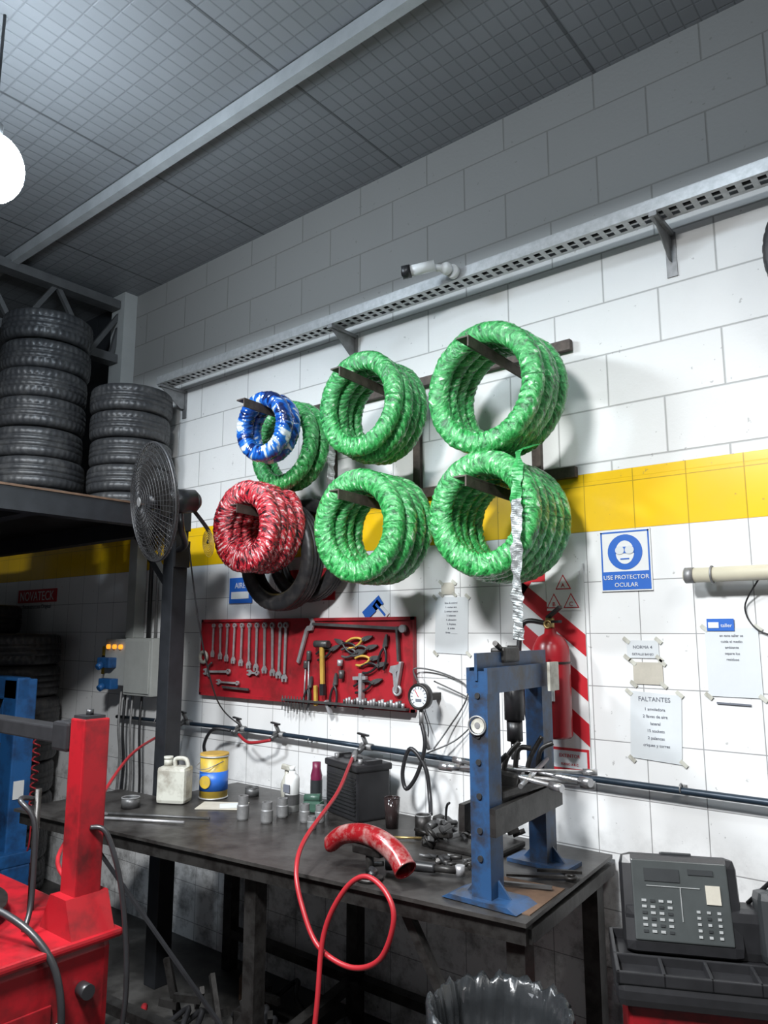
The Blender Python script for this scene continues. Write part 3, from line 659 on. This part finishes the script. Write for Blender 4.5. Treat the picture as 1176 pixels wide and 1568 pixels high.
# blue shop press
b=B('shop_press')
def channel(x,y,z0,z1,m,w=.034):
    b.bb(x-w,x+w,y-.04,y-.032,z0,z1,m); b.bb(x-w,x-w+.008,y-.032,y+.035,z0,z1,m); b.bb(x+w-.008,x+w,y-.032,y+.035,z0,z1,m)
channel(-1.275,2.08,BT+.012,1.575,BLUE); channel(-1.315,2.52,BT+.012,1.575,BLUE)
b.beam((-1.245,2.04,1.545),(-1.28,2.56,1.545),.012,.08,BLUE); b.beam((-1.310,2.04,1.545),(-1.345,2.56,1.545),.012,.08,BLUE)
b.beam((-1.278,2.035,1.588),(-1.313,2.57,1.588),.010,.085,BLUE)
b.box((-1.245,2.50,1.54),(.01,.07,.10),WHTD)
b.prism([(-.13,0),(.13,0),(.10,.014),(-.10,.014)],.13,BLUE,Matrix.Translation((-1.275,2.015,BT+.003))); b.bb(-1.43,-1.20,2.46,2.58,BT+.001,BT+.014,BLUE)
for (x,y) in ((-1.275,2.08),(-1.315,2.52)):
    for s_ in (1,-1): b.prism([(0,0),(.045*s_,0),(0,.05)],.008,BLUE,Matrix.Translation((x+.034*s_,y,BT+.014)))
b.beam((-1.225,2.03,1.13),(-1.265,2.56,1.13),.02,.08,DSTEEL); b.beam((-1.335,2.03,1.13),(-1.375,2.56,1.13),.02,.08,DSTEEL)
for z in (1.02,1.10,1.2,1.30,1.38,1.50): b.cyl((-1.275,2.035,z),(-1.275,2.0415,z),.009,BLKM)
b.cyl((-1.305,2.32,1.54),(-1.305,2.32,1.40),.034,BLK); b.cyl((-1.305,2.32,1.40),(-1.305,2.32,1.33),.027,BLK); b.cyl((-1.305,2.32,1.33),(-1.305,2.32,1.27),.015,STEEL); b.box((-1.30,2.26,1.62),(.055,.11,.05),DSTEEL,None,.01); b.cyl((-1.30,2.25,1.63),(-1.28,2.16,1.66),.009,DSTEEL); b.cyl((-1.305,2.32,1.60),(-1.305,2.32,1.65),.018,DSTEEL)
b.torus((-1.275,2.032,1.41),(0.2,-1,0),.028,.003,GALVD,24); b.cyl((-1.275,2.038,1.41),(-1.275,2.034,1.41),.024,WHTD); b.cyl((-1.275,2.034,1.41),(-1.275,2.033,1.41),.010,GALVD)
for k in range(5):
    y=2.14+k*.08; b.tube([(-1.30,y,1.18),(-1.29,y+.01,1.26+.02*(k%3)),(-1.25,y+.03,1.31+.03*(k%2))],.009,DSTEEL,seg=8)
b.bb(-1.36,-1.24,2.12,2.5,1.175,1.205,DSTEEL,.01); b.box((-1.31,2.25,1.225),(.1,.12,.05),DSTEEL,(0,.2,.4),.01)
b.finish()
b=B('lug_wrench_pile')
for (a,c,r) in (((-1.52,2.22,1.235),(-1.06,2.34,1.215),.0075),((-1.50,2.45,1.225),(-1.04,2.28,1.235),.0075),((-1.52,2.30,1.245),(-1.10,2.20,1.225),.007),((-1.45,2.16,1.25),(-1.06,2.36,1.25),.006)):
    b.cyl(a,c,r,STEEL,seg=14); d=(Vector(c)-Vector(a)).normalized(); b.cyl(Vector(c)-d*.02,Vector(c)+d*.025,r*1.8,STEEL,seg=14); b.cyl(Vector(a)+d*.02,Vector(a)-d*.025,r*1.8,STEEL,seg=14)
b.cyl((-1.20,2.16,1.22),(-1.28,2.50,1.25),.008,STEEL,seg=14); b.finish()

# ---------------------------------------------------------------- things on the bench
b=B('plastic_jug'); x,y=-3.13,2.27
b.box((x,y,BT+.085),(.145,.10,.168),WHTD,(0,0,.5),.018); b.cyl((x-.03,y-.02,BT+.165),(x-.03,y-.02,BT+.205),.020,WHTD); b.cyl((x-.03,y-.02,BT+.20),(x-.03,y-.02,BT+.212),.022,WHTD)
b.tube([(x,y,BT+.165),(x+.0,y,BT+.200),(x+.045,y+.025,BT+.200),(x+.06,y+.03,BT+.165)],.010,WHTD); b.finish()
b=B('paint_can'); x,y=-3.07,2.455
b.cyl((x,y,BT+.001),(x,y,BT+.20),.068,YEL); b.cyl((x,y,BT+.04),(x,y,BT+.13),.0695,BLUEP); b.torus((x,y,BT+.20),(0,0,1),.068,.005,GALV,32); b.torus((x,y,BT+.005),(0,0,1),.068,.004,GALV,32); b.cyl((x,y,BT+.20),(x,y,BT+.212),.071,YELW); b.cyl((x+.02,y-.066,BT+.085),(x+.022,y-.073,BT+.085),.03,YEL)
b.tube([(x-.07,y,BT+.18),(x-.04,y-.08,BT+.15),(x+.04,y-.08,BT+.15),(x+.07,y,BT+.18)],.002,GALVD,seg=6); b.finish()
def can(name,x,y,r,h,m,m2=None,rim=True):
    b=B(name); b.lathe((x,y,BT),(0,0,1),[(0,.001),(r,.001),(r,h),(r*.86,h),(r*.86,h*.35),(0,h*.35)],m,28)
    b.torus((x,y,BT+h),(0,0,1),r*.95,r*.08,m2 or m,28); b.finish()
can('metal_tin',-2.95,2.60,.035,.04,TDARK); can('metal_tin',-3.20,2.08,.042,.045,TDARK,GALVD); can('metal_tin',-1.87,2.56,.033,.075,DSTEEL,GALVD)
def socket(x,y,r,h):
    b=B('impact_socket'); b.lathe((x,y,BT),(0,0,1),[(0,.001),(r*.9,.001),(r,.008),(r,h*.6),(r*.86,h*.65),(r*.86,h),(r*.6,h),(r*.6,h*.6),(0,h*.6)],GALVD,24,smooth=False); b.finish()
socket(-2.62,2.26,.026,.10); socket(-2.50,2.29,.026,.085); socket(-2.38,2.40,.022,.075); socket(-2.33,2.44,.022,.070); socket(-2.28,2.34,.02,.05); socket(-2.52,2.40,.026,.08)
b=B('aerosol_can'); x,y=-2.57,2.505
b.lathe((x,y,BT),(0,0,1),[(0,.001),(.034,.001),(.034,.14),(.03,.155),(.016,.165),(.016,.175),(0,.175)],WHT,28); b.lathe((x,y,BT),(0,0,1),[(.0345,.03),(.0345,.075)],TDARK,28); b.bb(x-.02,x+.02,y-.037,y-.034,BT+.085,BT+.12,INK); b.cyl((x,y,BT+.175),(x,y,BT+.195),.013,WHT); b.finish()
b=B('spray_bottle'); x,y=-2.70,2.60
b.lathe((x,y,BT),(0,0,1),[(0,.001),(.03,.001),(.032,.09),(.014,.13),(.014,.15),(0,.15)],WHTD,24); b.box((x+.01,y-.01,BT+.165),(.06,.02,.025),WHTD,(0,.2,.5),.005); b.finish()
b=B('air_tool_gun'); b.box((-2.475,2.55,BT+.027),(.09,.05,.05),GREENP,(0,0,.3),.012); b.cyl((-2.51,2.53,BT+.06),(-2.44,2.56,BT+.065),.018,GREENP); b.finish()
b=B('magenta_bottle'); b.lathe((-2.585,2.68,BT),(0,0,1),[(0,.001),(.026,.001),(.028,.13),(.02,.16),(.02,.19),(0,.19)],PINK,24); b.lathe((-2.585,2.68,BT),(0,0,1),[(.0285,.04),(.0285,.11)],PANELD,24); b.finish()
b=B('car_battery')
W2,D2,H2=.27,.17,.21
M=Matrix.Translation((-2.29,2.64,BT+.001))@Euler((0,0,-.30)).to_matrix().to_4x4()
b.box((0,0,H2/2),(W2,D2,H2),BLK,None,.01); b.box((0,0,H2+.01),(W2+.015,D2+.015,.03),BLK,None,.008)
for i in range(10): b.box((0,-D2/2-.002,.03+i*.016),(W2*.9,.006,.006),BLK)
for i in range(3): b.cyl((-.08+.08*i,0,H2+.02),(-.08+.08*i,0,H2+.035),.022,BLKM)
for sx in (-1,1): b.cyl((sx*.1,-.05,H2+.02),(sx*.1,-.05,H2+.045),.01,GALVD); b.box((sx*W2*.48,0,H2+.03),(.02,.08,.02),BLK)
b.finish(M)
b=B('glass_cup'); b.lathe((-2.03,2.56,BT),(0,0,1),[(0,.001),(.026,.001),(.034,.12),(.030,.12),(.024,.02),(0,.02)],GLASSD,28); b.torus((-2.03,2.56,BT+.12),(0,0,1),.032,.003,GLASSD,24); b.finish()
b=B('paper_sheet'); b.box((-2.88,2.36,BT+.004),(.22,.14,.004),PAPERB,(0,0,.6)); b.box((-2.83,2.38,BT+.009),(.12,.08,.004),PAPER,(0,0,.9)); b.finish()
b=B('pry_bar'); b.cyl((-3.15,1.93,BT+.008),(-2.72,2.16,BT+.008),.006,TDARK); b.box((-3.16,1.925,BT+.008),(.04,.016,.008),STEEL,(0,0,.5)); b.cyl((-3.08,1.88,BT+.008),(-2.75,2.05,BT+.008),.006,TSTEEL); b.finish()
b=B('greasy_tool_clutter')
for i in range(34):
    x=random.uniform(-1.78,-1.48); y=random.uniform(2.40,2.66); z=BT+.02+random.random()*.06; a=random.random()*6; l=random.uniform(.04,.10)
    k=random.random(); d=Vector((math.cos(a)*l,math.sin(a)*l,random.uniform(-.01,.03)))
    if k<.55: b.cyl(Vector((x,y,z)),Vector((x,y,z))+d,random.uniform(.006,.015),random.choice([DSTEEL,DSTEEL,TDARK,BLKM]),seg=12)
    elif k<.85: b.box((x,y,z),(l,.025,.02),random.choice([DSTEEL,TDARK]),(random.random()*.5,random.random()*.5,a),.005)
    else: b.torus((x,y,z),(random.random(),random.random(),1),.022,.006,DSTEEL,18)
b.bb(-1.78,-1.46,2.42,2.66,BT+.001,BT+.025,DSTEEL,.01)
for i in range(5): b.tube([(-1.72+.06*i,2.5,BT+.05),(-1.70+.06*i,2.48,BT+.14),(-1.66+.05*i,2.44,BT+.17)],.005,GALVD if i%2 else BLK,seg=8)
b.finish()
b=B('small_tool_clutter')
for i in range(20):
    x=random.uniform(-1.64,-1.46); y=random.uniform(2.24,2.34); a=random.random()*6; l=random.uniform(.04,.10)
    b.cyl((x,y,BT+.012+random.random()*.012),(x+math.cos(a)*l*.5,y+math.sin(a)*l*.5,BT+.012+random.random()*.015),random.uniform(.005,.009),random.choice([DSTEEL,BLKM,TDARK]),seg=10)
b.finish()
b=B('brass_valve'); b.cyl((-1.92,2.42,BT+.010),(-1.82,2.48,BT+.010),.005,BRASS); b.cyl((-1.92,2.42,BT+.010),(-1.935,2.41,BT+.010),.008,BRASS); b.finish()
b=B('air_ratchet')
b.tube([(-1.69,2.10,BT+.026),(-1.62,2.13,BT+.028),(-1.53,2.16,BT+.028)],.021,BLK,r_end=.016); b.cyl((-1.53,2.16,BT+.028),(-1.46,2.185,BT+.028),.012,DSTEEL,seg=12); b.cyl((-1.45,2.19,BT+.012),(-1.45,2.19,BT+.044),.016,TSTEEL,seg=12); b.beam((-1.67,2.09,BT+.050),(-1.60,2.11,BT+.055),.010,.006,TDARK); b.cyl((-1.70,2.095,BT+.026),(-1.75,2.08,BT+.018),.009,TDARK,seg=10); b.finish()
b=B('open_end_spanner')
b.beam((-1.34,2.30,BT+.012),(-1.17,2.40,BT+.012),.018,.008,DSTEEL); b.torus((-1.16,2.405,BT+.012),(0,0,1),.018,.006,DSTEEL,18); b.beam((-1.34,2.20,BT+.014),(-1.16,2.27,BT+.014),.014,.009,TDARK); b.torus((-1.345,2.198,BT+.014),(0,0,1),.016,.006,TDARK,16); b.beam((-1.28,2.40,BT+.014),(-1.15,2.47,BT+.014),.014,.009,DSTEEL); b.finish()
b=B('curved_red_pipe_stand')
pp=[(-1.855,2.0,.975),(-1.80,2.0,1.012),(-1.71,2.0,1.030),(-1.62,1.99,1.022),(-1.55,1.98,.995),(-1.505,1.965,.962)]
b.tube(pp,.029,REDG,seg=24,res=8,r_end=.037,caps=False); b.sph(pp[0],.029,REDG,(.6,1,1)); 
d=(Vector(pp[-1])-Vector(pp[-2])).normalized()
b.torus(pp[-1],d,.035,.003,REDG,32); b.cyl(Vector(pp[-1])-d*.03,Vector(pp[-1])-d*.028,.034,BLKM)
b.cyl((-1.68,2.0,BT+.01),(-1.68,2.0,1.0),.014,DSTEEL); b.cyl((-1.68,2.0,BT+.001),(-1.68,2.0,BT+.012),.045,DSTEEL); b.box((-1.68,2.0,.985),(.12,.045,.03),DSTEEL,None,.006); b.tube([(-1.66,1.985,.93),(-1.60,1.93,.945),(-1.53,1.83,.975)],.011,BLK); b.finish()

# ---------------------------------------------------------------- red tyre changer (near left)
b=B('red_tire_changer')
b.bb(-2.66,-1.90,.50,1.20,.10,.90,RED,.02)
b.bb(-2.62,-1.94,.54,1.16,.0,.10,BLKM)
b.bb(-2.70,-1.88,.48,1.22,.90,.922,RED,.008)
CX=-1.972
b.bb(CX-.038,CX+.038,1.105,1.18,.922,1.462,RED,.005)
b.prism([(-.085,0),(.08,0),(.040,.09),(-.040,.09)],.12,RED,Matrix.Translation((CX,1.08,.922)))
b.bb(CX-.03,CX+.03,1.11,1.17,1.462,1.470,BLK); b.cyl((CX,1.14,1.470),(CX,1.14,1.485),.010,BLK)
b.bb(-2.95,CX-.04,1.11,1.17,1.385,1.43,BLK,.005); b.box((CX-.08,1.14,1.41),(.08,.09,.08),BLK,None,.01)
b.cyl((-2.19,1.12,.922),(-2.19,1.12,1.25),.009,DSTEEL); b.tube([(-2.21,1.12,1.22),(-2.13,1.04,1.24),(-2.08,1.06,1.18),(-2.05,1.05,1.0),(-2.02,1.02,.935)],.007,BLK)
b.tube([(-1.935,1.14,1.18),(-1.90,1.17,1.16),(-1.86,1.20,1.0),(-1.84,1.21,.75),(-1.87,1.18,.5)],.007,BLK); b.tube([(-2.30,.85,1.0),(-2.1,.92,1.02),(-1.92,1.00,.95),(-1.85,1.04,.80),(-1.86,1.04,.45)],.009,BLK)
b.lathe((-2.32,.84,.922),(0,0,1),[(0,0),(.20,0),(.20,.02),(.25,.03),(.25,.045),(0,.045)],DSTEEL,40)
for k in range(4):
    a=PI/4+k*PI/2; b.box((-2.32+.17*math.cos(a),.84+.17*math.sin(a),.98),(.09,.05,.03),TDARK,(0,0,a),.004)
b.box((-1.897,.9,.62),(.006,.28,.34),RED,None,.002); b.cyl((-1.90,1.12,.80),(-1.865,1.12,.80),.018,BLK)
b.text('NOVATECK',(-1.893,.98,.72),.035,WHTD,(PI/2,0,PI/2)); b.finish()
b=B('blue_tire_changer')
b.bb(-4.60,-4.44,2.10,2.22,.45,1.42,BLUE2,.008); b.bb(-4.96,-4.44,2.10,2.18,1.30,1.43,BLUE2,.01); b.bb(-4.66,-4.38,2.04,2.24,.40,.47,BLUE2,.006); b.bb(-4.66,-4.38,2.06,2.22,.0,.40,BLUE2,.01)
b.bb(-5.2,-4.65,1.60,2.15,0,.48,BLUE2,.01); b.prism([(0,0),(-.14,0),(-.0,.25)],.10,BLUE2,Matrix.Translation((-4.60,2.10,1.05)))
b.bb(-4.445,-4.435,2.12,2.18,.75,.85,WHT)
b.tube([(-4.36+.02*math.cos(k*PI/2),2.2+.02*math.sin(k*PI/2),1.1-.012*k) for k in range(1,40)],.005,REDH,seg=6,res=2); b.tube([(-4.36,2.2,.63),(-4.37,2.2,.5),(-4.4,2.2,.45)],.005,REDH,seg=6)
b.lathe((-4.95,1.85,.48),(0,0,1),[(0,0),(.2,0),(.2,.04),(.24,.05),(0,.06)],DSTEEL,32); b.finish()
b=B('steel_side_table'); b.bb(-4.3,-3.65,1.25,1.65,.70,.74,DSTEEL,.005)
for (x,y) in ((-4.25,1.3),(-3.7,1.3),(-4.25,1.6),(-3.7,1.6)): b.bb(x-.025,x+.025,y-.025,y+.025,0,.70,DSTEEL)
b.box((-3.95,1.45,.78),(.2,.15,.07),DSTEEL,(0,0,.4),.01); b.box((-3.78,1.5,.76),(.15,.12,.04),GALVD,(0,0,.9),.01); b.finish()
b=B('floor_hoses')
b.tube([(-2.5,1.75,.02),(-2.35,1.6,.02),(-2.7,1.45,.02),(-3.0,1.6,.02),(-2.9,1.75,.02),(-2.6,1.65,.02)],.014,BLK); b.tube([(-3.1,1.7,.02),(-2.8,1.45,.03),(-2.4,1.5,.05),(-2.1,1.4,.03),(-1.95,1.5,.02)],.012,REDH)
b.tube([(-2.9,2.0,.16),(-2.6,1.75,.10),(-2.3,1.7,.20),(-2.2,1.62,.06),(-2.6,1.6,.03)],.014,REDH); b.finish()

# ---------------------------------------------------------------- wheel balancer (right)
b=B('wheel_balancer')
b.bb(.03,.74,.03,.30,.0,.70,RED,.01); b.bb(0,.78,0,.32,.70,.765,BLK,.022)
for (a,c,d,e) in ((0,.78,0,.012),(0,.78,.31,.32),(0,.012,0,.32),(.768,.78,0,.32),(.12,.13,0,.12),(.24,.25,0,.12),(.36,.37,0,.12),(.50,.51,0,.12),(.64,.65,0,.12),(0,.78,.12,.13)): b.bb(a,c,d,e,.76,.790,BLK,.003)
b.bb(.04,.76,.20,.315,.76,.90,BLK,.03)
Mc=Matrix.Translation((.205,.19,.785))@Euler((-.30,0,0)).to_matrix().to_4x4()
def lb(c,s_,m,bev=0): 
    t=Mc@Matrix.Translation(Vector(c)); b.box(t.translation,s_,m,Mc.to_3x3().to_4x4(),bev)
lb((0,.03,.120),(.335,.085,.27),BLK,.032); lb((0,-.014,.128),(.27,.008,.215),PANELG,.004)
for i in range(4):
    for j in range(6): lb((-.105+.024*i,-.019,.045+.016*j),(.013,.004,.007),BTN if (i+j)%3 else PANELD)
for i in range(3):
    for j in range(5): lb((.045+.028*i,-.019,.04+.016*j),(.010,.004,.007),BTN if (i*j)%2==0 else PANELD)
lb((.090,-.020,.15),(.04,.004,.05),PAPERB); lb((-.05,-.019,.195),(.10,.004,.035),PANELD); lb((.06,-.019,.208),(.07,.004,.015),PANELD)
lb((-.02,-.019,.165),(.15,.003,.002),BTN); lb((.0,-.019,.12),(.002,.003,.09),BTN); lb((0,.03,.257),(.09,.03,.008),PANELD,.003)
b.box((.58,.22,.86),(.34,.12,.19),PANELD,(-.2,0,0),.025); b.box((.58,.155,.86),(.27,.01,.12),BLK,(-.2,0,0),.004)
b.cyl((.40,.28,.90),(.64,.14,1.20),.006,BLK)
b.finish(Matrix.Translation((-.888,2.095,0))@Euler((0,0,math.radians(26))).to_matrix().to_4x4())

# ---------------------------------------------------------------- trash bin
b=B('trash_bin'); c=(-1.04,1.735,0)
b.lathe(c,(0,0,1),[(0,.002),(.14,.002),(.168,.76),(.161,.76),(.13,.02),(0,.02)],BLK,40)
t=bmesh.new(); rows=[]
for j,(r,z) in enumerate(((.172,.62),(.178,.70),(.183,.762),(.179,.786),(.166,.78),(.154,.72),(.144,.64),(.10,.62),(.0,.64))):
    row=[]
    for i in range(120):
        a=2*PI*i/120; n_=noise.noise(Vector((math.cos(a)*7,math.sin(a)*7,j*.6))); w=.5+.5*math.sin(a*23+n_*8)
        rr=max(.001,r-(.007*w-n_*.01)*(1 if r>.12 else 0))
        row.append(t.verts.new((c[0]+rr*math.cos(a),c[1]+rr*math.sin(a),z+n_*.022*(1 if r>.05 else 0)+(.014*w if j<2 else .005*w))))
    rows.append(row)
for j in range(8):
    for i in range(120): t.faces.new((rows[j][i],rows[j][(i+1)%120],rows[j+1][(i+1)%120],rows[j+1][i]))
b.merge(t,BLKGL,True)
for i in range(12):
    a=random.random()*6.28; r=random.random()*.09
    b.box((c[0]+r*math.cos(a),c[1]+r*math.sin(a),.645+random.random()*.02),(.05,.04,.012),random.choice([BLKGL,BLKGL,FOIL,PAPERB]),(random.random()*3,random.random()*3,a),.004)
b.finish()

# ---------------------------------------------------------------- lamps
def highbay(x,y,z,r=.075,m=BULB):
    b=B('hanging_bulb_lamp'); b.cyl((x,y,z+.16),(x,y,ZC),.006,BLK,seg=8); b.cyl((x,y,z+.09),(x,y,z+.18),.03,GALVD)
    b.sph((x,y,z),r,m,(1,1,1.15)); b.finish()
highbay(-2.76,1.06,3.42,.115)
highbay(-.75,1.20,3.70,.075)
def area(name,loc,energy,size,col,rot=(0,0,0)):
    l=bpy.data.lights.new(name,'AREA'); l.energy=energy; l.shape='DISK'; l.size=size; l.color=col
    o=bpy.data.objects.new(name,l); S.collection.objects.link(o); o.location=loc; o.rotation_euler=rot
    b=B('added_light_housing'); b.cyl((loc[0],loc[1],loc[2]+.01),(loc[0],loc[1],loc[2]+.06),size/2+.03,GALVD,seg=40); b.cyl((loc[0],loc[1],loc[2]+.06),(loc[0],loc[1],ZC),.01,BLK); b.finish()  # housing added above each area light, out of view
area('lamp_main',(-1.1,-.1,3.45),275,.5,(.97,.985,1)); area('fill_side',(-3.0,0,3.45),140,.5,(.92,.96,1)); area('fill_far',(.9,.9,3.45),28,.5,(1,.99,.96))  # main overhead lamp; side and far are added fill lights, out of view
w=bpy.data.worlds.new('world'); S.world=w; w.use_nodes=True; w.node_tree.nodes['Background'].inputs[0].default_value=(.62,.67,.72,1); w.node_tree.nodes['Background'].inputs[1].default_value=.19
